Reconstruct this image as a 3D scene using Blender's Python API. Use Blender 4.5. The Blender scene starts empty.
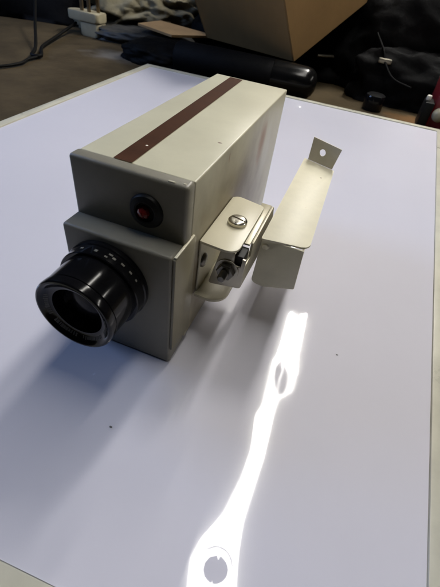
import bpy, bmesh, math, random
from mathutils import Vector, Matrix, noise

random.seed(4)
scene = bpy.context.scene
C = scene.collection
PI = math.pi

# ------------------------------------------------------------------ camera
CAM_POS = Vector((0.17189, -0.1999, 0.27771))
RT = Vector((0.92968, 0.34924, 0.11716)); UP = Vector((-0.32128, 0.61317, 0.72167)); FW = Vector((-0.1802, 0.70856, -0.68226))
cd = bpy.data.cameras.new('camera')
cam = bpy.data.objects.new('camera', cd); C.objects.link(cam)
cam.matrix_world = Matrix(((RT.x, UP.x, -FW.x, CAM_POS.x), (RT.y, UP.y, -FW.y, CAM_POS.y), (RT.z, UP.z, -FW.z, CAM_POS.z), (0, 0, 0, 1)))
cd.sensor_fit = 'HORIZONTAL'; cd.sensor_width = 36.0
cd.lens = 36.0 * 370.86 / 440.0
cd.clip_start = 0.01; cd.clip_end = 100
cd.dof.use_dof = True; cd.dof.focus_distance = 0.36; cd.dof.aperture_fstop = 20.0
scene.camera = cam

# ------------------------------------------------------------------ light and exposure
scene.view_settings.view_transform = 'Standard'
scene.view_settings.look = 'None'
scene.view_settings.exposure = 0.14
scene.view_settings.gamma = 1.0
scene.view_settings.use_curve_mapping = False
LAMP_NEAR, LAMP_FAR = 19.0, 112.0
WORLD_STRENGTH = 0.008
WINDOW_POWER = 19.0
w = bpy.data.worlds.new('World'); scene.world = w; w.use_nodes = True
w.node_tree.nodes['Background'].inputs[0].default_value = (0.75, 0.85, 1.0, 1)
w.node_tree.nodes['Background'].inputs[1].default_value = WORLD_STRENGTH

def area_light(name, loc, target, size, power, color):
    l = bpy.data.lights.new(name, 'AREA'); l.shape = 'RECTANGLE'; l.size = size[0]; l.size_y = size[1]
    l.energy = power; l.color = color
    o = bpy.data.objects.new(name, l); C.objects.link(o); o.location = loc
    o.rotation_euler = (Vector(target) - Vector(loc)).to_track_quat('-Z', 'Y').to_euler()
    return o
# daylight from a window to the left of the bench
area_light('window_light', (-2.0, 0.15, 1.1), (-0.1, 0.0, 0.0), (0.8, 0.9), WINDOW_POWER, (0.36, 0.55, 1.0))

# a second strip light farther down the room throws the long shadows towards the viewer
area_light('far_strip_light', (0.03, 2.5, 1.6), (0.05, 0.05, 0.0), (0.08, 0.5), 15.0, (1.0, 0.95, 0.88))

# the neighbouring row of strip lights, seen as the second streak on the lens
area_light('side_strip_light', (2.35, 0.9, 1.5), (0.1, 0.0, 0.0), (1.5, 0.07), 9.0, (1.0, 0.97, 0.90))

# ------------------------------------------------------------------ materials
def nodes(m):
    return m.node_tree.nodes, m.node_tree.links

def mat(name, col, rough=0.5, metal=0.0, var=0.12, vscale=30.0, bump=0.0, bscale=200.0, coat=0.0, spec=0.5, rvar=0.08):
    m = bpy.data.materials.new(name); m.use_nodes = True
    n, l = nodes(m); b = n['Principled BSDF']
    tc = n.new('ShaderNodeTexCoord')
    nz = n.new('ShaderNodeTexNoise'); nz.inputs['Scale'].default_value = vscale; nz.inputs['Detail'].default_value = 6; nz.inputs['Roughness'].default_value = 0.65
    l.new(tc.outputs['Object'], nz.inputs['Vector'])
    cr = n.new('ShaderNodeValToRGB')
    cr.color_ramp.elements[0].position = 0.3; cr.color_ramp.elements[1].position = 0.7
    cr.color_ramp.elements[0].color = (*[c * (1 - var) for c in col], 1); cr.color_ramp.elements[1].color = (*[min(1, c * (1 + var)) for c in col], 1)
    l.new(nz.outputs['Fac'], cr.inputs['Fac']); l.new(cr.outputs['Color'], b.inputs['Base Color'])
    mr = n.new('ShaderNodeMapRange'); mr.inputs['To Min'].default_value = max(0.02, rough - rvar); mr.inputs['To Max'].default_value = min(1, rough + rvar)
    l.new(nz.outputs['Fac'], mr.inputs['Value']); l.new(mr.outputs['Result'], b.inputs['Roughness'])
    b.inputs['Metallic'].default_value = metal
    b.inputs['Specular IOR Level'].default_value = spec
    b.inputs['Coat Weight'].default_value = coat
    if bump:
        nb = n.new('ShaderNodeTexNoise'); nb.inputs['Scale'].default_value = bscale; nb.inputs['Detail'].default_value = 5
        l.new(tc.outputs['Object'], nb.inputs['Vector'])
        bp = n.new('ShaderNodeBump'); bp.inputs['Strength'].default_value = bump; bp.inputs['Distance'].default_value = 0.002
        l.new(nb.outputs['Fac'], bp.inputs['Height']); l.new(bp.outputs['Normal'], b.inputs['Normal'])
    m['ramp'] = cr.name
    return m

def add_layer(m, col, mask_socket_fn):
    """mix a colour over the base colour where a mask is high"""
    n, l = nodes(m); b = n['Principled BSDF']
    src = b.inputs['Base Color'].links[0].from_socket
    mx = n.new('ShaderNodeMix'); mx.data_type = 'RGBA'
    mx.inputs[7].default_value = (*col, 1)
    l.new(src, mx.inputs[6]); l.new(mask_socket_fn(n, l), mx.inputs[0]); l.new(mx.outputs[2], b.inputs['Base Color'])

def blob_mask(center, radii, edge=0.6, nscale=60.0, namp=0.5, amount=1.0):
    """soft irregular spot round a point of the object's own space"""
    def f(n, l):
        tc = n.new('ShaderNodeTexCoord')
        sub = n.new('ShaderNodeVectorMath'); sub.operation = 'SUBTRACT'; sub.inputs[1].default_value = center
        l.new(tc.outputs['Object'], sub.inputs[0])
        div = n.new('ShaderNodeVectorMath'); div.operation = 'DIVIDE'; div.inputs[1].default_value = radii
        l.new(sub.outputs[0], div.inputs[0])
        ln = n.new('ShaderNodeVectorMath'); ln.operation = 'LENGTH'; l.new(div.outputs[0], ln.inputs[0])
        nz = n.new('ShaderNodeTexNoise'); nz.inputs['Scale'].default_value = nscale; nz.inputs['Detail'].default_value = 5
        l.new(tc.outputs['Object'], nz.inputs['Vector'])
        ma = n.new('ShaderNodeMath'); ma.operation = 'MULTIPLY_ADD'; ma.inputs[1].default_value = namp * 2; ma.inputs[2].default_value = -namp
        l.new(nz.outputs['Fac'], ma.inputs[0])
        ad = n.new('ShaderNodeMath'); ad.operation = 'ADD'; l.new(ln.outputs['Value'], ad.inputs[0]); l.new(ma.outputs[0], ad.inputs[1])
        mr = n.new('ShaderNodeMapRange'); mr.interpolation_type = 'SMOOTHSTEP'
        mr.inputs['From Min'].default_value = 1.0 - edge; mr.inputs['From Max'].default_value = 1.0
        mr.inputs['To Min'].default_value = amount; mr.inputs['To Max'].default_value = 0.0
        l.new(ad.outputs[0], mr.inputs['Value'])
        return mr.outputs['Result']
    return f

def noise_mask(scale, lo, hi, amount=1.0, stretch=(1, 1, 1)):
    def f(n, l):
        tc = n.new('ShaderNodeTexCoord')
        mp = n.new('ShaderNodeMapping'); mp.inputs['Scale'].default_value = stretch; l.new(tc.outputs['Object'], mp.inputs['Vector'])
        nz = n.new('ShaderNodeTexNoise'); nz.inputs['Scale'].default_value = scale; nz.inputs['Detail'].default_value = 8; nz.inputs['Roughness'].default_value = 0.7
        l.new(mp.outputs[0], nz.inputs['Vector'])
        mr = n.new('ShaderNodeMapRange'); mr.inputs['From Min'].default_value = lo; mr.inputs['From Max'].default_value = hi; mr.inputs['To Max'].default_value = amount
        l.new(nz.outputs['Fac'], mr.inputs['Value'])
        return mr.outputs['Result']
    return f

M_PANEL = mat('white_acrylic', (0.61, 0.60, 0.675), 0.02, var=0.012, vscale=6, rvar=0.0, bump=0.0, coat=1.0, spec=0.0)
M_PANEL.node_tree.nodes['Principled BSDF'].inputs['Coat Roughness'].default_value = 0.0
M_FRAME = mat('cream_frame', (0.52, 0.50, 0.41), 0.3, var=0.10, vscale=25)
M_CREAM = mat('cream_paint', (0.56, 0.52, 0.39), 0.38, var=0.05, vscale=18, bump=0.06, bscale=900, rvar=0.1)
add_layer(M_CREAM, (0.30, 0.25, 0.15), noise_mask(70, 0.66, 0.76, 0.55))
M_BODY = mat('aged_shaded_cream_paint', (0.60, 0.57, 0.425), 0.33, var=0.06, vscale=18, bump=0.02, bscale=300, rvar=0.06, spec=0.4)
add_layer(M_BODY, (0.30, 0.25, 0.15), noise_mask(120, 0.69, 0.80, 0.6))
add_layer(M_BODY, (0.36, 0.31, 0.20), noise_mask(9, 0.40, 0.85, 0.22, (1, 1, 0.5)))
add_layer(M_BODY, (0.17, 0.125, 0.065), blob_mask((0.0905, 0.09, 0.065), (0.006, 0.20, 0.13), 0.8, 22, 0.35, 0.92))  # right side darkened: its shade put into the colour, with some grime
add_layer(M_BODY, (0.30, 0.15, 0.035), blob_mask((0.09, 0.197, 0.128), (0.02, 0.019, 0.036), 0.9, 55, 0.30, 1.0))
add_layer(M_BODY, (0.70, 0.69, 0.60), blob_mask((0.09, 0.225, 0.11), (0.01, 0.022, 0.045), 0.7, 30, 0.4, 0.5))
add_layer(M_BODY, (0.12, 0.05, 0.03), blob_mask((0.0797, 0.0843, 0.162), (0.0024, 0.0016, 0.01), 0.5, 300, 0.3, 0.95))
add_layer(M_BODY, (0.28, 0.18, 0.10), blob_mask((0.089, 0.083, 0.153), (0.01, 0.002, 0.006), 0.6, 300, 0.5, 0.8))
M_HANDLE = mat('pale_cream_paint', (0.73, 0.69, 0.54), 0.5, var=0.07, vscale=30, bump=0.05, bscale=250)
add_layer(M_HANDLE, (0.42, 0.30, 0.15), noise_mask(60, 0.66, 0.78, 0.5))
add_layer(M_HANDLE, (0.20, 0.11, 0.06), blob_mask((0.1606, 0.2143, 0.1005), (0.0016, 0.0022, 0.004), 0.6, 300, 0.3, 0.7))
M_GREY = mat('grey_enamel', (0.205, 0.190, 0.148), 0.45, var=0.07, vscale=40, bump=0.08, bscale=1200)
add_layer(M_GREY, (0.22, 0.21, 0.17), noise_mask(120, 0.70, 0.78, 0.6))
M_FLANGE = mat('olive_enamel', (0.21, 0.185, 0.12), 0.4, var=0.08, vscale=40, bump=0.08, bscale=900)
M_STRIPE = mat('brown_stripe', (0.055, 0.022, 0.011), 0.6, var=0.2, vscale=80, bump=0.05, bscale=400, spec=0.08)
add_layer(M_STRIPE, (0.8, 0.75, 0.65), blob_mask((0.0362, 0.0443, 0.1625), (0.0012, 0.0012, 0.01), 0.5, 300, 0.3, 1.0))
M_BLACK = mat('black_plastic', (0.005, 0.005, 0.006), 0.13, var=0.1, vscale=60, spec=0.3, rvar=0.02)
M_BLACKM = mat('black_matte', (0.006, 0.006, 0.006), 0.5, var=0.15, vscale=60, spec=0.25)
M_GLASS = mat('lens_glass', (0.009, 0.009, 0.011), 0.2, spec=0.15, var=0.0, rvar=0.0, coat=0.0)
M_WHITE = mat('white_marking', (0.17, 0.165, 0.14), 0.6, var=0.1)
M_DIM = mat('faded_marking', (0.10, 0.10, 0.095), 0.6, var=0.2)
M_RED = mat('red_jewel', (0.17, 0.010, 0.009), 0.2, var=0.25, vscale=300, coat=0.6)
M_STEEL = mat('zinc_steel', (0.42, 0.39, 0.32), 0.42, 1.0, var=0.12, vscale=60, rvar=0.1, bump=0.05, bscale=600)
add_layer(M_STEEL, (0.25, 0.20, 0.14), noise_mask(90, 0.62, 0.74, 0.5))
M_SCREW = mat('nickel', (0.62, 0.59, 0.51), 0.24, 1.0, var=0.1, vscale=200)
M_HINGE = mat('cream_zinc', (0.42, 0.385, 0.28), 0.35, 0.15, var=0.08, vscale=60)
M_NUT = mat('dark_steel', (0.16, 0.15, 0.13), 0.35, 1.0, var=0.25, vscale=120)
M_TAB = mat('grey_metal', (0.55, 0.52, 0.45), 0.5, 0.0, var=0.1, vscale=60, bump=0.1, bscale=500)
M_FLOOR = mat('dusty_brown_floor', (0.055, 0.041, 0.023), 0.9, var=0.35, vscale=7, bump=0.5, bscale=60, spec=0.1)
add_layer(M_FLOOR, (0.10, 0.085, 0.065), noise_mask(9, 0.60, 0.85, 0.6))
add_layer(M_FLOOR, (0.16, 0.085, 0.035), blob_mask((0.33, 1.07, -0.03), (0.10, 0.07, 0.1), 0.8, 20, 0.5, 0.8))
add_layer(M_FLOOR, (0.17, 0.16, 0.15), blob_mask((-0.62, 1.02, -0.03), (0.13, 0.09, 0.1), 0.9, 15, 0.6, 0.7))
M_CARD = mat('brown_cardboard', (0.20, 0.12, 0.047), 0.8, var=0.12, vscale=5, bump=0.2, bscale=80, spec=0.2)
M_TAN = mat('tan_card', (0.40, 0.26, 0.13), 0.75, var=0.12, vscale=20, spec=0.2)
M_CLOTH = mat('grey_beige_cloth', (0.17, 0.152, 0.105), 0.95, var=0.25, vscale=14, bump=0.6, bscale=120, spec=0.1)
M_BAG = mat('black_nylon', (0.0035, 0.0035, 0.004), 0.65, var=0.3, vscale=30, bump=0.4, bscale=150, spec=0.08)
M_SHEEN = mat('dark_grey_vinyl', (0.026, 0.026, 0.025), 0.6, var=0.3, vscale=14, bump=0.3, bscale=25)
M_TUBE = mat('black_gloss', (0.004, 0.004, 0.004), 0.2, var=0.2, vscale=20, spec=0.25)
M_PLUG = mat('cream_plug_plastic', (0.36, 0.32, 0.22), 0.4, var=0.1)
M_BRASS = mat('dull_brass', (0.20, 0.15, 0.09), 0.4, 0.8, var=0.15)
M_CABLE = mat('black_rubber', (0.004, 0.004, 0.004), 0.6, var=0.1, spec=0.1)
M_REDBOX = mat('red_paint', (0.16, 0.008, 0.014), 0.4, var=0.2)
M_CLEAR = mat('grey_plastic_film', (0.16, 0.155, 0.14), 0.22, var=0.35, vscale=14, bump=0.3, bscale=30)
M_HOUSING = mat('lamp_white_metal', (0.7, 0.7, 0.68), 0.5, var=0.05)
M_CAP = mat('lamp_grey_plastic', (0.12, 0.12, 0.12), 0.5, var=0.05)
M_SPECK = mat('dark_grit', (0.11, 0.10, 0.10), 0.8)
def lamp_mat(name, strength):
    m = bpy.data.materials.new(name); m.use_nodes = True
    b = m.node_tree.nodes['Principled BSDF']
    b.inputs['Emission Color'].default_value = (1.0, 0.97, 0.90, 1); b.inputs['Emission Strength'].default_value = strength
    return m
M_LAMP_NEAR = lamp_mat('lamp_diffuser_dimmed', LAMP_NEAR); M_LAMP_FAR = lamp_mat('lamp_diffuser', LAMP_FAR)  # near part set dimmer to shape the shadows

# gentle waviness and dust on the glossy sheet
n, l = nodes(M_PANEL); b = n['Principled BSDF']
tc = n.new('ShaderNodeTexCoord'); nz = n.new('ShaderNodeTexNoise'); nz.inputs['Scale'].default_value = 9; nz.inputs['Detail'].default_value = 1
l.new(tc.outputs['Object'], nz.inputs['Vector'])
bp = n.new('ShaderNodeBump'); bp.inputs['Strength'].default_value = 0.05; bp.inputs['Distance'].default_value = 0.004
l.new(nz.outputs['Fac'], bp.inputs['Height']); l.new(bp.outputs['Normal'], b.inputs['Coat Normal'])
n2 = n.new('ShaderNodeTexNoise'); n2.inputs['Scale'].default_value = 14; n2.inputs['Detail'].default_value = 6
l.new(tc.outputs['Object'], n2.inputs['Vector'])
m2 = n.new('ShaderNodeMapRange'); m2.inputs['From Min'].default_value = 0.4; m2.inputs['From Max'].default_value = 0.7; m2.inputs['To Min'].default_value = 0.012; m2.inputs['To Max'].default_value = 0.05
l.new(n2.outputs['Fac'], m2.inputs['Value']); l.new(m2.outputs['Result'], b.inputs['Coat Roughness'])
add_layer(M_PANEL, (0.45, 0.44, 0.45), noise_mask(260, 0.74, 0.80, 0.5))

# ------------------------------------------------------------------ mesh helpers
def link(name, me, parent=None, kind=None):
    o = bpy.data.objects.new(name, me); C.objects.link(o)
    if parent is not None: o.parent = parent
    if kind: o['kind'] = kind
    return o

def finish(name, bm, material, parent=None, smooth=None, kind=None):
    bmesh.ops.recalc_face_normals(bm, faces=bm.faces)
    me = bpy.data.meshes.new(name); bm.to_mesh(me); bm.free()
    if material: me.materials.append(material)
    if smooth is not None:
        for p in me.polygons: p.use_smooth = True
        me.set_sharp_from_angle(angle=math.radians(smooth))
    return link(name, me, parent, kind)

def thing(name, label, cat, loc=(0, 0, 0), group=None):
    o = bpy.data.objects.new(name, None); C.objects.link(o); o.location = loc
    o.empty_display_size = 0.02
    o['label'] = label; o['category'] = cat
    if group: o['group'] = group
    return o

def tag(o, label, cat, group=None):
    o['label'] = label; o['category'] = cat
    if group: o['group'] = group
    return o

def box(bm, lo, hi, bev=0.0, seg=3, mtx=None):
    x0, y0, z0 = lo; x1, y1, z1 = hi
    vs = [bm.verts.new(v) for v in ((x0, y0, z0), (x1, y0, z0), (x1, y1, z0), (x0, y1, z0), (x0, y0, z1), (x1, y0, z1), (x1, y1, z1), (x0, y1, z1))]
    fs = [bm.faces.new([vs[i] for i in f]) for f in ((0, 3, 2, 1), (4, 5, 6, 7), (0, 1, 5, 4), (1, 2, 6, 5), (2, 3, 7, 6), (3, 0, 4, 7))]
    if bev:
        es = set(e for f in fs for e in f.edges)
        r = bmesh.ops.bevel(bm, geom=list(es), offset=bev, segments=seg, profile=0.5, affect='EDGES')
    if mtx is not None:
        pass
    return bm

def newbox(lo, hi, bev=0.0, seg=3):
    return box(bmesh.new(), lo, hi, bev, seg)

def round_poly(pts, radii, seg=6):
    """round the corners of a 2-D polygon"""
    out = []; N = len(pts)
    for i, p in enumerate(pts):
        r = radii[i] if isinstance(radii, (list, tuple)) else radii
        p = Vector(p); a = Vector(pts[i - 1]); c = Vector(pts[(i + 1) % N])
        if r <= 0: out.append(tuple(p)); continue
        d1 = (a - p).normalized(); d2 = (c - p).normalized()
        ang = d1.angle(d2); t = r / math.tan(ang / 2)
        s, e = p + d1 * t, p + d2 * t
        cen = p + (d1 + d2).normalized() * (r / math.sin(ang / 2))
        v0, v1 = s - cen, e - cen
        tot = v0.angle_signed(v1)
        for k in range(seg + 1):
            an = -tot * k / seg
            out.append((cen.x + v0.x * math.cos(an) - v0.y * math.sin(an), cen.y + v0.x * math.sin(an) + v0.y * math.cos(an)))
    return out

def prism(bm, pts, axis, a, b, bev=0.0, holes=None):
    """extrude a 2-D outline along an axis: z -> (x,y), y -> (x,z), x -> (y,z)"""
    def P(p, t):
        return {'z': (p[0], p[1], t), 'y': (p[0], t, p[1]), 'x': (t, p[0], p[1])}[axis]
    A = [bm.verts.new(P(p, a)) for p in pts]; B = [bm.verts.new(P(p, b)) for p in pts]
    fa = bm.faces.new(A); fb = bm.faces.new(list(reversed(B)))
    for i in range(len(pts)):
        j = (i + 1) % len(pts); bm.faces.new((A[i], A[j], B[j], B[i]))
    if bev:
        es = [e for e in list(fa.edges) + list(fb.edges)]
        bmesh.ops.bevel(bm, geom=es, offset=bev, segments=2, profile=0.5, affect='EDGES')
    return bm

def lathe(bm, prof, center, axis, seg=64, closed=False):
    """revolve (radius, distance along axis) round an axis through center"""
    ax = Vector(axis).normalized(); t = Vector((0, 0, 1)) if abs(ax.z) < 0.9 else Vector((1, 0, 0))
    u = ax.cross(t).normalized(); v = ax.cross(u); c = Vector(center); rings = []
    for r, h in prof:
        if r < 1e-7: rings.append([bm.verts.new(c + ax * h)])
        else: rings.append([bm.verts.new(c + ax * h + (u * math.cos(2 * PI * k / seg) + v * math.sin(2 * PI * k / seg)) * r) for k in range(seg)])
    for A, B in zip(rings, rings[1:]):
        for k in range(seg):
            j = (k + 1) % seg
            if len(A) == 1 and len(B) == 1: continue
            if len(A) == 1: bm.faces.new((A[0], B[j], B[k]))
            elif len(B) == 1: bm.faces.new((A[k], A[j], B[0]))
            else: bm.faces.new((A[k], A[j], B[j], B[k]))
    return bm

def tube(bm, pts, r, seg=10, caps=True):
    pts = [Vector(p) for p in pts]; rings = []
    ref = Vector((0, 0, 1))
    for i, p in enumerate(pts):
        d = (pts[min(i + 1, len(pts) - 1)] - pts[max(i - 1, 0)]).normalized()
        u = d.cross(ref)
        if u.length < 1e-4: u = d.cross(Vector((1, 0, 0)))
        u.normalize(); v = d.cross(u)
        rr = r[i] if isinstance(r, (list, tuple)) else r
        rings.append([bm.verts.new(p + (u * math.cos(2 * PI * k / seg) + v * math.sin(2 * PI * k / seg)) * rr) for k in range(seg)])
    for A, B in zip(rings, rings[1:]):
        for k in range(seg):
            j = (k + 1) % seg; bm.faces.new((A[k], A[j], B[j], B[k]))
    if caps:
        bm.faces.new(rings[0]); bm.faces.new(list(reversed(rings[-1])))
    return bm

def spline(ctrl, n=10):
    P = [Vector(p) for p in ctrl]; P = [P[0] * 2 - P[1]] + P + [P[-1] * 2 - P[-2]]; out = []
    for i in range(1, len(P) - 2):
        for k in range(n):
            t = k / n
            out.append(0.5 * ((2 * P[i]) + (P[i + 1] - P[i - 1]) * t + (2 * P[i - 1] - 5 * P[i] + 4 * P[i + 1] - P[i + 2]) * t * t + (3 * P[i] - P[i - 1] - 3 * P[i + 1] + P[i + 2]) * t ** 3))
    out.append(P[-2]); return out

# ------------------------------------------------------------------ setting: the floor under everything
FZ = -0.03
bm = bmesh.new()
bmesh.ops.create_grid(bm, x_segments=4, y_segments=4, size=14)
for v in bm.verts: v.co.z = FZ
finish('floor', bm, M_FLOOR, kind='structure')

# ------------------------------------------------------------------ ceiling strip light whose mirror image lies on the sheet
lamp = thing('ceiling_light', 'long white strip light above the panel, mirrored in it as a bright streak', 'ceiling light', (0.26, 0.9, 1.6))
LL = [(0.202, 1.809), (0.209, 1.52), (0.209, 1.386), (0.198, 1.316), (0.208, 1.189), (0.218, 0.995), (0.2, 0.933), (0.231, 0.736), (0.228, 0.572), (0.201, 0.392), (0.144, 0.261), (0.131, 0.178), (0.158, 0.085), (0.186, -0.011), (0.221, -0.113)]  # outline bent so that its reflection gives the wavy streak
RR = [(0.324, 1.85), (0.336, 1.582), (0.343, 1.419), (0.362, 1.286), (0.365, 1.178), (0.302, 1.09), (0.3, 0.978), (0.311, 0.725), (0.306, 0.541), (0.301, 0.389), (0.315, 0.283), (0.329, 0.213), (0.343, 0.158), (0.369, 0.06), (0.394, -0.048)]
lo = Vector((0.26, 0.9, 1.6))
CUT = 4                                            # diffuser split here to dim its near end and lengthen the shadows
for name_, outline, m_ in (('far', LL[:CUT][::-1] + [(0.255, 1.80), (0.268, 1.765), (0.285, 1.82)] + RR[:CUT], M_LAMP_FAR),
                           ('near', [RR[CUT - 1]] + RR[CUT:] + LL[CUT:][::-1] + [LL[CUT - 1]], M_LAMP_NEAR)):
    bm = bmesh.new(); prism(bm, [(x - lo.x, y - lo.y) for x, y in outline], 'z', 0.0, 0.03)
    bmesh.ops.triangulate(bm, faces=bm.faces)
    finish('diffuser', bm, m_, lamp)
bm = newbox((-0.14, -1.03, 0.031), (0.14, 0.99, 0.075), 0.008)
finish('housing', bm, M_HOUSING, lamp, 40)
d1 = [(0.3134, 1.2389), (0.3222, 1.177), (0.3186, 1.1287), (0.3042, 1.1054), (0.2826, 1.1122), (0.2589, 1.1476), (0.239, 1.204), (0.2284, 1.2674), (0.2306, 1.3204), (0.2456, 1.347), (0.2691, 1.3388), (0.2941, 1.2985)]
d2 = [(0.2904, 0.1978), (0.2922, 0.1733), (0.2811, 0.1509), (0.2605, 0.1361), (0.2355, 0.1328), (0.2125, 0.1417), (0.1975, 0.1607), (0.1947, 0.1852), (0.2052, 0.2086), (0.2264, 0.2242), (0.2525, 0.2276), (0.276, 0.2178)]
d1a = d1[:4] + [d1[4]] + [(0.2750, 1.20), (0.2790, 1.27), (0.2640, 1.335)][::1] + d1[11:]
d1b = [d1[5], d1[6], d1[7], d1[8], d1[9], (0.2560, 1.334), (0.2700, 1.27), (0.2665, 1.20), (0.2740, 1.125)]
d2n = d2[:4] + [(0.2480, 0.1335), (0.2455, 0.1440), (0.2420, 0.1335)] + d2[4:9] + [(0.2330, 0.2255), (0.2420, 0.2130), (0.2455, 0.2265)] + d2[10:]
for d in (d1a, d1b, d2n):
    bm = bmesh.new(); prism(bm, [(x - lo.x, y - lo.y) for x, y in d], 'z', -0.012, -0.002)
    bmesh.ops.triangulate(bm, faces=bm.faces)
    finish('fixing_cap', bm, M_CAP, lamp)
d3 = [(0.3035, 0.2177), (0.2837, 0.2454), (0.2511, 0.259), (0.2148, 0.2543), (0.1852, 0.2324)]
bm = bmesh.new(); tube(bm, spline([(x - lo.x, y - lo.y, -0.003) for x, y in d3], 6), 0.0016, 6)
finish('retaining_spring', bm, M_CAP, lamp)

# ------------------------------------------------------------------ white glossy panel with cream frame
TH = 0.0288
panel = thing('white_panel', 'glossy white panel with thin cream frame lying flat on the floor', 'panel', (-0.4101, 0.8737, FZ))
panel.rotation_euler = (0, 0, TH)
PW, PL, FR = 0.80, 1.0732, 0.017
inv = Matrix.Rotation(-TH, 3, 'Z')
def loc2(x, y):
    v = inv @ Vector((x + 0.4101, y - 0.8737, 0)); return (v.x, v.y)
RB = loc2(0.3765, 0.8615); RN = loc2(0.3055, -0.1700)         # inner right edge, back and near
BR = (RB[0] + (RB[0] - RN[0]) * (-RB[1]) / (RB[1] - RN[1]), 0.0)
NR = (RN[0] + (RN[0] - RB[0]) * (RN[1] + PL) / (RB[1] - RN[1]), -PL)
bm = bmesh.new(); prism(bm, [(0, -PL), NR, BR, (0, 0)], 'z', 0.002, 0.03)
sheet = finish('glossy_sheet', bm, M_PANEL, panel)
g = 0.0004
for rail in ([(-FR, g), (BR[0] + 0.055, g), (BR[0] + 0.055, FR), (-FR, FR)], [(-FR, -PL - 0.06), (NR[0] + 0.055, -PL - 0.06), (NR[0] + 0.055, -PL - g), (-FR, -PL - g)],
             [(-FR, -PL), (-g, -PL), (-g, 0), (-FR, 0)], [(NR[0] + g, -PL), (NR[0] + 0.055, -PL), (BR[0] + 0.055, 0), (BR[0] + g, 0)]):
    bm = bmesh.new(); prism(bm, rail, 'z', 0, 0.0322, 0.0012)
    finish('frame_rail', bm, M_FRAME, panel, 40)

# ------------------------------------------------------------------ the camera on the panel
W, H, HL, DD, L = 0.09, 0.1621, 0.1183, 0.0183, 0.285
vc = thing('video_camera', 'cream and grey box camera with black lens and side bracket standing on the white panel', 'video camera', (0, 0, 0))
# body cover
bm = newbox((0.0005, 0.0125, 0.004), (W - 0.0003, L, H), 0.0012, 3)
finish('body', bm, M_BODY, vc, 45)
# low base plate under the cover
finish('base_plate', newbox((0.006, 0.02, 0.0), (W - 0.006, L - 0.02, 0.006)), M_GREY, vc)
# brown stripe running over the top and down the back
bm = bmesh.new()
path = [(0.0128, H + 0.0004), (0.15, H + 0.0004), (L - 0.004, H + 0.0004), (L - 0.0012, H - 0.0004), (L + 0.0004, H - 0.003), (L + 0.0004, 0.02)]
row = []
for (y, z) in path:
    t = min(1, y / L); x0 = 0.0278 + (0.0190 - 0.0278) * t; x1 = 0.0422 + (0.0350 - 0.0422) * t
    row.append((bm.verts.new((x0, y, z)), bm.verts.new((x1, y, z))))
for A, B in zip(row, row[1:]): bm.faces.new((A[0], A[1], B[1], B[0]))
finish('stripe', bm, M_STRIPE, vc)

# grey front, upper bezel
bm = newbox((0.0, 0.0, HL - 0.004), (W, 0.0122, H + 0.0012), 0.0028, 4)
bezel = finish('upper_bezel', bm, M_GREY, vc, 50)
for x, y0, wd in ((0.0745, 0.0015, 0.005), (0.0845, 0.003, 0.0025)):
    bm = newbox((x, y0, H + 0.0008), (x + wd, y0 + 0.0016, H + 0.0016), 0.0003, 1)
    finish('paint_chip', bm, M_CREAM, bezel)
# grey front, lower block with ledge
bm = newbox((0.0, -DD, 0.0), (W - 0.0012, 0.0122, HL), 0.0026, 4)
front = finish('lower_front', bm, M_GREY, vc, 50)
# folded side flange of the lower front
pts = [(-DD + 0.0008, 0.019), (-0.004, 0.0175), (0.0185, 0.012), (0.0185, HL - 0.003), (0.0165, HL), (-DD + 0.0008, HL - 0.0012)]
bm = bmesh.new(); prism(bm, pts, 'x', W - 0.0010, W + 0.0013, 0.0003)
flange = finish('side_flange', bm, M_FLANGE, vc, 40)
bm = newbox((W - 0.0009, -DD + 0.002, HL - 0.0008), (W + 0.0012, 0.0160, HL + 0.0006), 0.0004, 2)
finish('worn_edge', bm, M_CREAM, flange, 40)

# indicator: black grommet with a red jewel
ex, ez = 0.0597, 0.1373
bm = bmesh.new()
lathe(bm, [(0.0, 0.0005), (0.0068, 0.0005), (0.0072, 0.0030), (0.0082, 0.0034), (0.0118, 0.0024), (0.0130, 0.0006), (0.0130, -0.001)], (ex, 0, ez), (0, -1, 0), 48)
gr = finish('indicator_bezel', bm, M_BLACKM, vc, 35)
bm = bmesh.new()
lathe(bm, [(0.0, 0.0052), (0.0022, 0.0046), (0.0042, 0.0032), (0.0050, 0.0016), (0.0050, 0.0004)], (ex - 0.0018, 0, ez - 0.0010), (0, -1, 0), 8)
finish('red_jewel', bm, M_RED, gr)

# lens
lx, lz = 0.0362, 0.0795
yb = -DD
ax = (0, -1, 0)
lens = finish('lens_barrel', lathe(bmesh.new(), [(0.0250, 0.0), (0.0285, 0.0), (0.0285, 0.0150), (0.0306, 0.0152), (0.0307, 0.0160), (0.0300, 0.0372), (0.0292, 0.0378), (0.0280, 0.0380), (0.0250, 0.0380)], (lx, yb, lz), ax, 96), M_BLACK, vc, 30)
bm = lathe(bmesh.new(), [(0.029, 0.0), (0.0338, 0.0), (0.0344, 0.0008), (0.0344, 0.0046), (0.0336, 0.0056), (0.0334, 0.0146), (0.0328, 0.0154), (0.0290, 0.0156)], (lx, yb, lz), ax, 96)
ring = finish('aperture_ring', bm, M_BLACK, lens, 30)
bm = lathe(bmesh.new(), [(0.0278, 0.0376), (0.0298, 0.0378), (0.0304, 0.0386), (0.0307, 0.0430), (0.0304, 0.0446), (0.0296, 0.0455), (0.0284, 0.0457), (0.0272, 0.0452), (0.0262, 0.0440), (0.0225, 0.0412), (0.0200, 0.0408), (0.0195, 0.0390), (0.0160, 0.0280), (0.0150, 0.0220), (0.0150, 0.01)], (lx, yb, lz), ax, 96)
rim = finish('front_ring', bm, M_BLACK, lens, 30)
bm = lathe(bmesh.new(), [(0.0, 0.0335), (0.006, 0.0331), (0.012, 0.0318), (0.0178, 0.0295)], (lx, yb, lz), ax, 48)
finish('front_glass', bm, M_GLASS, lens, 60)

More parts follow.
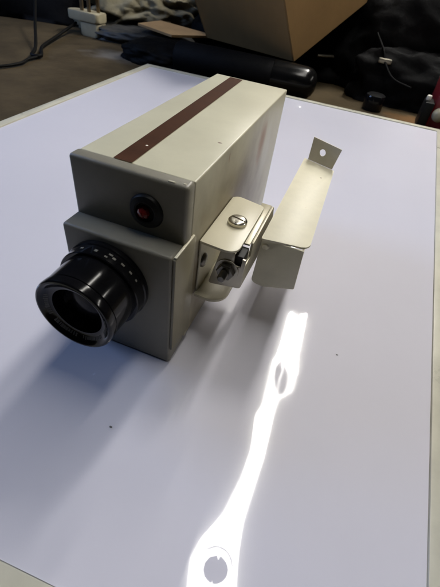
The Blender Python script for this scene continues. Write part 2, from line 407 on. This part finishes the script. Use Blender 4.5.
def on_ring(a, r, d):           # a = angle from straight up towards +x
    return Vector((lx + r * math.sin(a), yb - d, lz + r * math.cos(a)))
def radial_mark(bm, a, r, d0, d1, wd):
    """small proud tile on the cylinder of radius r"""
    da = wd / r / 2; q = []
    for rr in (r - 0.0002, r + 0.00025):
        q += [bm.verts.new(on_ring(a - da, rr, d0)), bm.verts.new(on_ring(a + da, rr, d0)), bm.verts.new(on_ring(a + da, rr, d1)), bm.verts.new(on_ring(a - da, rr, d1))]
    for f in ((4, 5, 6, 7), (0, 1, 5, 4), (1, 2, 6, 5), (2, 3, 7, 6), (3, 0, 4, 7)): bm.faces.new([q[i] for i in f])
# aperture scale: short strokes and one index dot
for a_deg, d0, d1, wd in ((-22, .0095, .0110, .0026), (-1, .0095, .0116, .0024), (14, .0115, .0128, .0022), (17, .0078, .0092, .0030), (23, .0090, .0108, .0026), (35, .0085, .0099, .0030), (48, .0083, .0097, .0026), (60, .0083, .0096, .0018)):
    bm = bmesh.new(); radial_mark(bm, math.radians(a_deg), 0.0336, d0, d1, wd)
    finish('scale_mark', bm, M_WHITE, ring)
# faint engraved lettering round the inside of the front ring: illegible small strokes
bm = bmesh.new()
rnd = random.Random(3)
for k in range(46):
    if k % 12 in (10, 11): continue
    a = math.radians(70 + k * 4.9); r0 = 0.0228; r1 = r0 + 0.0018 + rnd.random() * 0.0006
    da = 0.0011 * (0.35 + 0.5 * rnd.random()) / r0
    def dep(r): return 0.0412 + (r - 0.0225) * (0.0028 / 0.0037) + 0.00015
    q = [bm.verts.new(on_ring(a - da, r0, dep(r0))), bm.verts.new(on_ring(a + da, r0, dep(r0))), bm.verts.new(on_ring(a + da, r1, dep(r1))), bm.verts.new(on_ring(a - da, r1, dep(r1)))]
    bm.faces.new(q)
o = finish('engraved_lettering', bm, M_DIM, rim); o['kind'] = 'stuff'

# side bracket: cream channel screwed to the side, zinc hinge inside it
br = finish('bracket', newbox((W + 0.0002, 0.030, 0.047), (W + 0.0018, 0.112, 0.1045), 0.0004, 1), M_CREAM, vc)
top = round_poly([(W + 0.0006, 0.0288), (0.1225, 0.0262), (0.1225, 0.1085), (W + 0.0006, 0.1150)], [0.0005, 0.0095, 0.004, 0.006])
finish('top_flap', prism(bmesh.new(), top, 'z', 0.1030, 0.1052, 0.0004), M_CREAM, br, 40)
bot = round_poly([(W + 0.0006, 0.0262), (0.1185, 0.0235), (0.1185, 0.112), (W + 0.0006, 0.112)], [0.0005, 0.0150, 0.003, 0.003])
finish('bottom_flap', prism(bmesh.new(), bot, 'z', 0.0470, 0.0500, 0.0004), M_CREAM, br, 40)
bm = lathe(bmesh.new(), [(0.0, 0.0028), (0.0045, 0.0028), (0.0062, 0.0016), (0.0066, 0.0)], (W + 0.0018, 0.038, 0.080), (1, 0, 0), 32)
finish('fixing_screw', bm, M_NUT, br, 40)
# zinc hinge
pts = round_poly([(0.1010, 0.0640), (0.1300, 0.0690), (0.1300, 0.0990), (0.1272, 0.0990), (0.1272, 0.0900), (0.1205, 0.0900), (0.1205, 0.1020), (0.1085, 0.1020)], [0.002, 0.003, 0.0005, 0, 0.001, 0.001, 0.0005, 0], 4)
hinge = finish('hinge_plate', prism(bmesh.new(), pts, 'y', 0.0300, 0.0320, 0.0003), M_STEEL, br, 40)
finish('notch_shade', newbox((0.1195, 0.0335, 0.086), (0.1274, 0.0490, 0.0985), 0.0006, 2), M_BLACKM, br)  # black block added so the hinge notch looks dark inside
finish('hinge_top', newbox((0.1170, 0.0495, 0.0996), (0.1270, 0.122, 0.1014), 0.0006, 2), M_HINGE, br, 40)
pts = round_poly([(0.0322, 0.069), (0.128, 0.060), (0.134, 0.075), (0.120, 0.1024), (0.051, 0.1024), (0.049, 0.0900), (0.0322, 0.0900)], [0.001, 0.003, 0.003, 0.004, 0.001, 0.001, 0])
finish('hinge_wall', prism(bmesh.new(), pts, 'x', 0.1275, 0.1295, 0.0006), M_HINGE, br, 40)
# stud with nut
sc = (0.1158, 0.030, 0.0850)
bm = lathe(bmesh.new(), [(0.0045, 0.0), (0.0098, 0.0), (0.0102, 0.0006), (0.0100, 0.0012), (0.0045, 0.0013)], sc, ax, 32)
finish('washer', bm, M_STEEL, br, 40)
bm = lathe(bmesh.new(), [(0.0030, 0.0013), (0.0078, 0.0013), (0.0078, 0.0052), (0.0068, 0.0058), (0.0030, 0.0058)], sc, ax, 6)
finish('nut', bm, M_NUT, br, 20)
bm = bmesh.new(); prof = [(0.0035, 0.0)]
for k in range(10):
    prof += [(0.0036, 0.0055 + k * 0.0009), (0.0031, 0.0055 + k * 0.0009 + 0.00045)]
prof += [(0.0026, 0.0148), (0.0, 0.0150)]
finish('stud', lathe(bm, prof, sc, ax, 24), M_NUT, br, 20)
# slotted screw on the top flap
sx, sy, sz = 0.1088, 0.0690, 0.1052
bm = lathe(bmesh.new(), [(0.0, 0.0047), (0.0055, 0.0045), (0.0074, 0.0040), (0.0083, 0.0030), (0.0084, 0.0)], (sx, sy, sz), (0, 0, 1), 48)
head = finish('slotted_screw', bm, M_SCREW, br, 40)
cut = newbox((-0.02, -0.0010, 0.0022), (0.02, 0.0010, 0.02))
cutter = finish('cutter', cut, M_STEEL)
cutter.location = (sx, sy, sz); cutter.rotation_euler = (0, 0, math.radians(-14))
md = head.modifiers.new('slot', 'BOOLEAN'); md.object = cutter; md.operation = 'DIFFERENCE'; md.solver = 'EXACT'
bpy.context.view_layer.update()
dg = bpy.context.evaluated_depsgraph_get()
me2 = bpy.data.meshes.new_from_object(head.evaluated_get(dg)); head.modifiers.clear(); head.data = me2
bpy.data.objects.remove(cutter)
slot = finish('slot_shade', newbox((-0.0080, -0.00095, 0.0012), (0.0080, 0.00095, 0.0026)), M_NUT, br)  # dark insert, the slot's shade put into its colour
slot.location = (sx, sy, sz); slot.rotation_euler = (0, 0, math.radians(-14))

# cream channel handle carried by the hinge, with a drilled upturned end tab
hz, hx0, hx1, hy0 = 0.1005, 0.1327, 0.1736, 0.0648
def hyb(x): return 0.2580 - (x - 0.1332) * 0.40          # the skewed back edge
top = round_poly([(hx0, hy0), (hx1, hy0 + 0.0058), (0.1718, hyb(0.1718)), (hx0 + 0.0005, hyb(hx0))], [0.0012, 0.0080, 0.001, 0.001])
handle = finish('handle', prism(bmesh.new(), top, 'z', hz - 0.0018, hz, 0.0005), M_HANDLE, vc, 40)
pts = round_poly([(hx0 + 0.0004, hz - 0.0019), (hx0 - 0.0010, 0.0487), (0.1440, 0.0476), (0.1722, 0.0560), (0.1702, hz - 0.0019)], [0, 0.005, 0.012, 0.001, 0], 5)
finish('front_wall', prism(bmesh.new(), pts, 'y', hy0 + 0.0024, hy0 + 0.0040, 0.0004), M_HANDLE, handle, 40)
finish('side_wall', newbox((hx0 + 0.0003, hy0 + 0.0042, 0.0500), (hx0 + 0.0017, 0.255, hz - 0.0019)), M_HANDLE, handle)
finish('side_wall', newbox((0.1684, hy0 + 0.0042, 0.0560), (0.1698, 0.240, hz - 0.0019)), M_HANDLE, handle)
finish('hinge_rivet', lathe(bmesh.new(), [(0.0, 0.0016), (0.0024, 0.0012), (0.0032, 0.0)], (0.1375, hy0 + 0.0024, 0.0920), (0, -1, 0), 20), M_HANDLE, handle, 40)
def tab_mesh():
    bm = bmesh.new()
    co = [(0.1378, hz + 0.0002), (0.1688, hz + 0.0002), (0.1727, 0.1232), (0.1369, 0.1250)]
    hc, hr, N = (0.1524, 0.1130), 0.0036, 32
    rings = []
    for t in (0.0, 0.0015):
        inner = [bm.verts.new((hc[0] + hr * math.cos(2 * PI * k / N), t, hc[1] + hr * math.sin(2 * PI * k / N))) for k in range(N)]
        outer = []
        for k in range(N):                       # cast each spoke to the outline
            d = Vector((math.cos(2 * PI * k / N), math.sin(2 * PI * k / N))); best = None
            for i in range(4):
                a = Vector(co[i]); e = Vector(co[(i + 1) % 4]) - a; r = a - Vector(hc)
                det = d.x * (-e.y) + e.x * d.y
                if abs(det) < 1e-12: continue
                t2 = (r.x * (-e.y) + e.x * r.y) / det; q2 = (d.x * r.y - d.y * r.x) / det
                if t2 > 0 and -1e-6 <= q2 <= 1 + 1e-6 and (best is None or t2 < best): best = t2
            outer.append(bm.verts.new((hc[0] + d.x * best, t, hc[1] + d.y * best)))
        rings.append((inner, outer))
    for c in co:                                  # snap the nearest spoke end to each corner
        for inn, out in rings:
            v = min(out, key=lambda v: (v.co.x - c[0]) ** 2 + (v.co.z - c[1]) ** 2); v.co.x, v.co.z = c
    (i0, o0), (i1, o1) = rings
    for k in range(N):
        j = (k + 1) % N
        bm.faces.new((i0[k], i0[j], o0[j], o0[k])); bm.faces.new((i1[k], o1[k], o1[j], i1[j]))
        bm.faces.new((i0[k], i1[k], i1[j], i0[j])); bm.faces.new((o0[k], o0[j], o1[j], o1[k]))
    for v in bm.verts: v.co.y += hyb(v.co.x) + 0.0003 + (v.co.z - hz) * 0.3
    return bm
finish('end_tab', tab_mesh(), M_TAB, handle)

# ------------------------------------------------------------------ specks of grit on the sheet
for (x, y, s, lab) in ((0.0758, -0.0904, 0.0010, 'tiny dark grit speck on the white panel in front of the lens'), (0.2323, 0.0604, 0.0008, 'tiny dark grit speck on the white panel right of the bright streak')):
    bm = bmesh.new(); bmesh.ops.create_icosphere(bm, subdivisions=1, radius=s)
    for v in bm.verts: v.co = Vector((v.co.x * 1.4, v.co.y * 0.9, v.co.z * 0.5)) * (0.8 + 0.4 * random.random())
    o = finish('grit_speck', bm, M_SPECK); o.location = (x, y, s * 0.4)
    tag(o, lab, 'speck')

# ------------------------------------------------------------------ clutter behind the panel
# three pin plug with its cable
plug = thing('mains_plug', 'cream three pin plug lying pins upward on the brown floor', 'plug', (-0.85, 1.215, FZ))
pts = round_poly([(-0.065, -0.028), (0.065, -0.034), (0.062, 0.034), (-0.030, 0.040), (-0.072, 0.012)], [0.012, 0.012, 0.012, 0.014, 0.01])
bm = bmesh.new(); prism(bm, pts, 'z', 0.045, 0.072, 0.004); finish('pin_face', bm, M_PLUG, plug, 40)
pts = round_poly([(-0.020, -0.026), (0.062, -0.030), (0.060, 0.030), (-0.020, 0.030)], [0.012] * 4)
bm = bmesh.new(); prism(bm, pts, 'z', 0.0, 0.0448, 0.004); finish('plug_body', bm, M_PLUG, plug, 40)
for px, py, hh in ((-0.016, -0.006, 0.13), (0.018, -0.012, 0.15), (0.040, 0.012, 0.14)):
    finish('pin', newbox((px - 0.006, py - 0.004, 0.0722), (px + 0.006, py + 0.004, hh), 0.0015, 2), M_BRASS, plug, 40)
bm = bmesh.new()
tube(bm, spline([(-0.90, 1.21, 0.0), (-0.86, 1.05, FZ + .012), (-0.80, 0.90, FZ + .009), (-0.735, 0.815, FZ + .009), (-0.755, 0.80, FZ + .009), (-0.80, 0.87, FZ + .012), (-0.90, 1.0, FZ + .05), (-0.99, 1.12, .06)]), 0.0048)
tag(finish('power_cable', bm, M_CABLE, smooth=60), 'thin black cable looping over the floor from the cream plug', 'cable')
bm = bmesh.new(); tube(bm, spline([(-0.735, 0.818, FZ + .007), (-0.735, 0.76, FZ + .006), (-0.72, 0.71, FZ + .006), (-0.74, 0.64, FZ + .006), (-0.83, 0.52, FZ + .006)]), 0.0038)
tag(finish('thin_cord', bm, M_CABLE, smooth=60), 'thin dark cord trailing left along the floor beside the cable loop', 'cord')

def lump(name, mat_, center, size, rotz=0.0, amp=0.2, freq=2.0, seed=0, sub=5, parent=None, flat=0.35, ridged=False, power=2.6):
    """soft irregular mass resting on its base"""
    bm = bmesh.new(); bmesh.ops.create_icosphere(bm, subdivisions=sub, radius=1)
    off = Vector((seed * 3.1, seed * 1.7, seed * 2.3))
    for v in bm.verts:
        d = v.co.copy()
        k = (abs(d.x) ** power + abs(d.y) ** power + abs(d.z) ** power) ** (-1 / power)
        p = d * k
        nv = noise.fractal(p * freq + off, 0.9, 2.1, 5)
        if ridged: nv = 0.6 - 2.2 * abs(noise.noise(p * freq + off + Vector((0, 0, nv * 0.5)))) + 0.25 * nv
        p = p * (1 + amp * nv)
        p.z = max(p.z, -flat)
        v.co = Vector((p.x * size[0], p.y * size[1], (p.z + flat) * size[2] / (1 + flat)))
    o = finish(name, bm, mat_, parent, 180)
    o.location = center; o.rotation_euler = (0, 0, rotz)
    return o
o = lump('crumpled_cloth', M_CLOTH, (-0.80, 1.60, FZ), (0.30, 0.30, 0.17), 0.5, 0.17, 3.4, 3, 6, ridged=True)
tag(o, 'crumpled grey beige cloth heaped on the floor behind the plug', 'cloth')
o = lump('equipment_bag', M_BAG, (-1.30, 1.55, FZ), (0.44, 0.36, 0.42), 0.35, 0.10, 1.6, 5, 5, power=4)
tag(o, 'black bag in deep shadow on the floor at the far left', 'bag')
# shiny pouch with a tan card on it
o = lump('vinyl_pouch', M_SHEEN, (-0.63, 1.27, FZ), (0.19, 0.075, 0.045), 0.25, 0.18, 2.0, 9, 5, power=3.2)
tag(o, 'flat dark grey shiny pouch lying in front of the cloth', 'pouch')
bm = bmesh.new()
prism(bm, [(-0.115, -0.02), (0.02, -0.055), (0.16, 0.045), (-0.06, 0.065)], 'z', 0.0, 0.008, 0.001)
o = finish('tan_card', bm, M_TAN); o.location = (-0.53, 1.25, 0.028); o.rotation_euler = (0.12, 0.05, 0.15)
tag(o, 'small tan card lying on the dark things behind the panel corner', 'card')
# black rounded tube behind the panel
tb = thing('black_tube', 'long black glossy tube with rounded end lying behind the white panel', 'tube', (0.045, 1.020, 0.014))
tb.rotation_euler = (0, 0, 0.06)
prof = [(0.0, 0.0), (0.015, 0.0015), (0.029, 0.008), (0.038, 0.019), (0.042, 0.034), (0.043, 0.08), (0.043, 0.13)]
finish('rounded_end', lathe(bmesh.new(), prof, (0, 0, 0), (-1, 0, 0), 40), M_TUBE, tb, 50)
finish('tube_body', lathe(bmesh.new(), [(0.043, 0.1305), (0.0438, 0.132), (0.0438, 0.42), (0.036, 0.43), (0.0, 0.43)], (0, 0, 0), (-1, 0, 0), 40), M_BAG, tb, 50)
o = lump('black_sleeve', M_BAG, (-0.46, 1.08, FZ), (0.14, 0.10, 0.06), 0.1, 0.12, 2.2, 12, 5)
tag(o, 'soft black sleeve crumpled under the tan card', 'sleeve')
# tilted cardboard box
R3 = Matrix(((0.45205, -0.83857, -0.30408), (0.75446, 0.5413, -0.3712), (0.47587, -0.06161, 0.87736)))
K0 = Vector((-0.03208, 1.013, 0.06))
K = CAM_POS + (K0 - CAM_POS) * 1.03
carton = thing('cardboard_box', 'brown cardboard box tilted on top of the black things behind the camera', 'cardboard box', K)
carton.rotation_euler = R3.to_euler()
finish('carton_side', newbox((0, 0.0, 0), (0.62, 0.004, 0.36), 0.001, 1), M_CARD, carton)
finish('carton_side', newbox((0, 0.436, 0), (0.62, 0.44, 0.36), 0.001, 1), M_CARD, carton)
finish('carton_end', newbox((0.0, 0.0045, 0), (0.004, 0.4355, 0.36), 0.001, 1), M_CARD, carton)
finish('carton_end', newbox((0.616, 0.0045, 0), (0.62, 0.4355, 0.36), 0.001, 1), M_CARD, carton)
finish('carton_base', newbox((0.0045, 0.0045, 0.001), (0.6155, 0.4355, 0.005)), M_CARD, carton)
# support under the raised box: black padded bag
o = lump('padded_bag', M_BAG, (-0.05, 1.62, FZ), (0.50, 0.34, 0.17), 0.1, 0.12, 1.5, 17, 5, power=3)
tag(o, 'black padded bag lying under the tilted cardboard box', 'bag')
# black holdall on the right with strap and buckle
hold = thing('black_holdall', 'black lumpy holdall with straps behind the right part of the panel', 'bag', (0.36, 1.48, FZ))
lump('bag_body', M_BAG, (0, 0, 0), (0.34, 0.28, 0.36), -0.1, 0.14, 1.7, 21, 6, hold, power=3)
lump('bag_pocket', M_BAG, (-0.05, -0.26, 0), (0.19, 0.07, 0.15), 0.05, 0.16, 2.0, 23, 5, hold, power=3)
bm = bmesh.new()
tube(bm, spline([(-0.20, -0.27, 0.17), (-0.165, -0.315, 0.135), (-0.152, -0.33, 0.112), (-0.116, -0.36, 0.082), (-0.06, -0.372, 0.070)]), 0.0032, 8)
st = finish('strap', bm, M_BAG, hold, 60)
bm = newbox((-0.172, -0.332, 0.108), (-0.134, -0.318, 0.121), 0.004, 2); finish('buckle', bm, M_STEEL, hold, 40)
# knob shaped cap in front of the bag
cap = thing('bottle_cap', 'small black round cap standing on the floor between panel and holdall', 'cap', (0.215, 1.085, FZ))
finish('cap_side', lathe(bmesh.new(), [(0.0, 0.0), (0.028, 0.0), (0.029, 0.002), (0.029, 0.036), (0.027, 0.040)], (0, 0, 0), (0, 0, 1), 32), M_BLACK, cap, 40)
finish('cap_top', lathe(bmesh.new(), [(0.027, 0.0402), (0.022, 0.043), (0.0, 0.042)], (0, 0, 0), (0, 0, 1), 32), M_BAG, cap, 40)
# silver rod by the tube
bm = bmesh.new(); tube(bm, [(0.0, 1.245, 0.05), (0.075, 1.29, 0.052)], 0.0045, 10)
tag(finish('metal_rod', bm, M_STEEL, smooth=60), 'thin silver rod above the rounded end of the black tube', 'rod')
# film packet behind
o = lump('plastic_packet', M_CLEAR, (0.18, 1.95, FZ), (0.17, 0.09, 0.25), 0.1, 0.35, 2.6, 31, 5, ridged=True)
tag(o, 'crumpled grey plastic packet sticking up behind the black holdall', 'packet')
# red case with pale knob at the right edge
rc = thing('red_case', 'red case with a pale round knob at the right edge behind the panel', 'case', (0.410, 1.045, FZ))
finish('case_body', newbox((-0.043, -0.02, 0.0), (0.16, 0.16, 0.115), 0.008, 3), M_REDBOX, rc, 40)
finish('corner_strip', newbox((-0.068, -0.030, 0.0), (-0.0435, 0.03, 0.064), 0.004, 2), M_BLACKM, rc, 40)
finish('knob', lathe(bmesh.new(), [(0.0, 0.024), (0.009, 0.0228), (0.016, 0.017), (0.0185, 0.008), (0.013, 0.0)], (-0.022, -0.0205, 0.040), (0, -1, 0), 32), M_PLUG, rc, 50)
finish('catch', newbox((-0.069, -0.018, 0.0645), (-0.056, -0.004, 0.078), 0.004, 2), M_TAB, rc, 40)
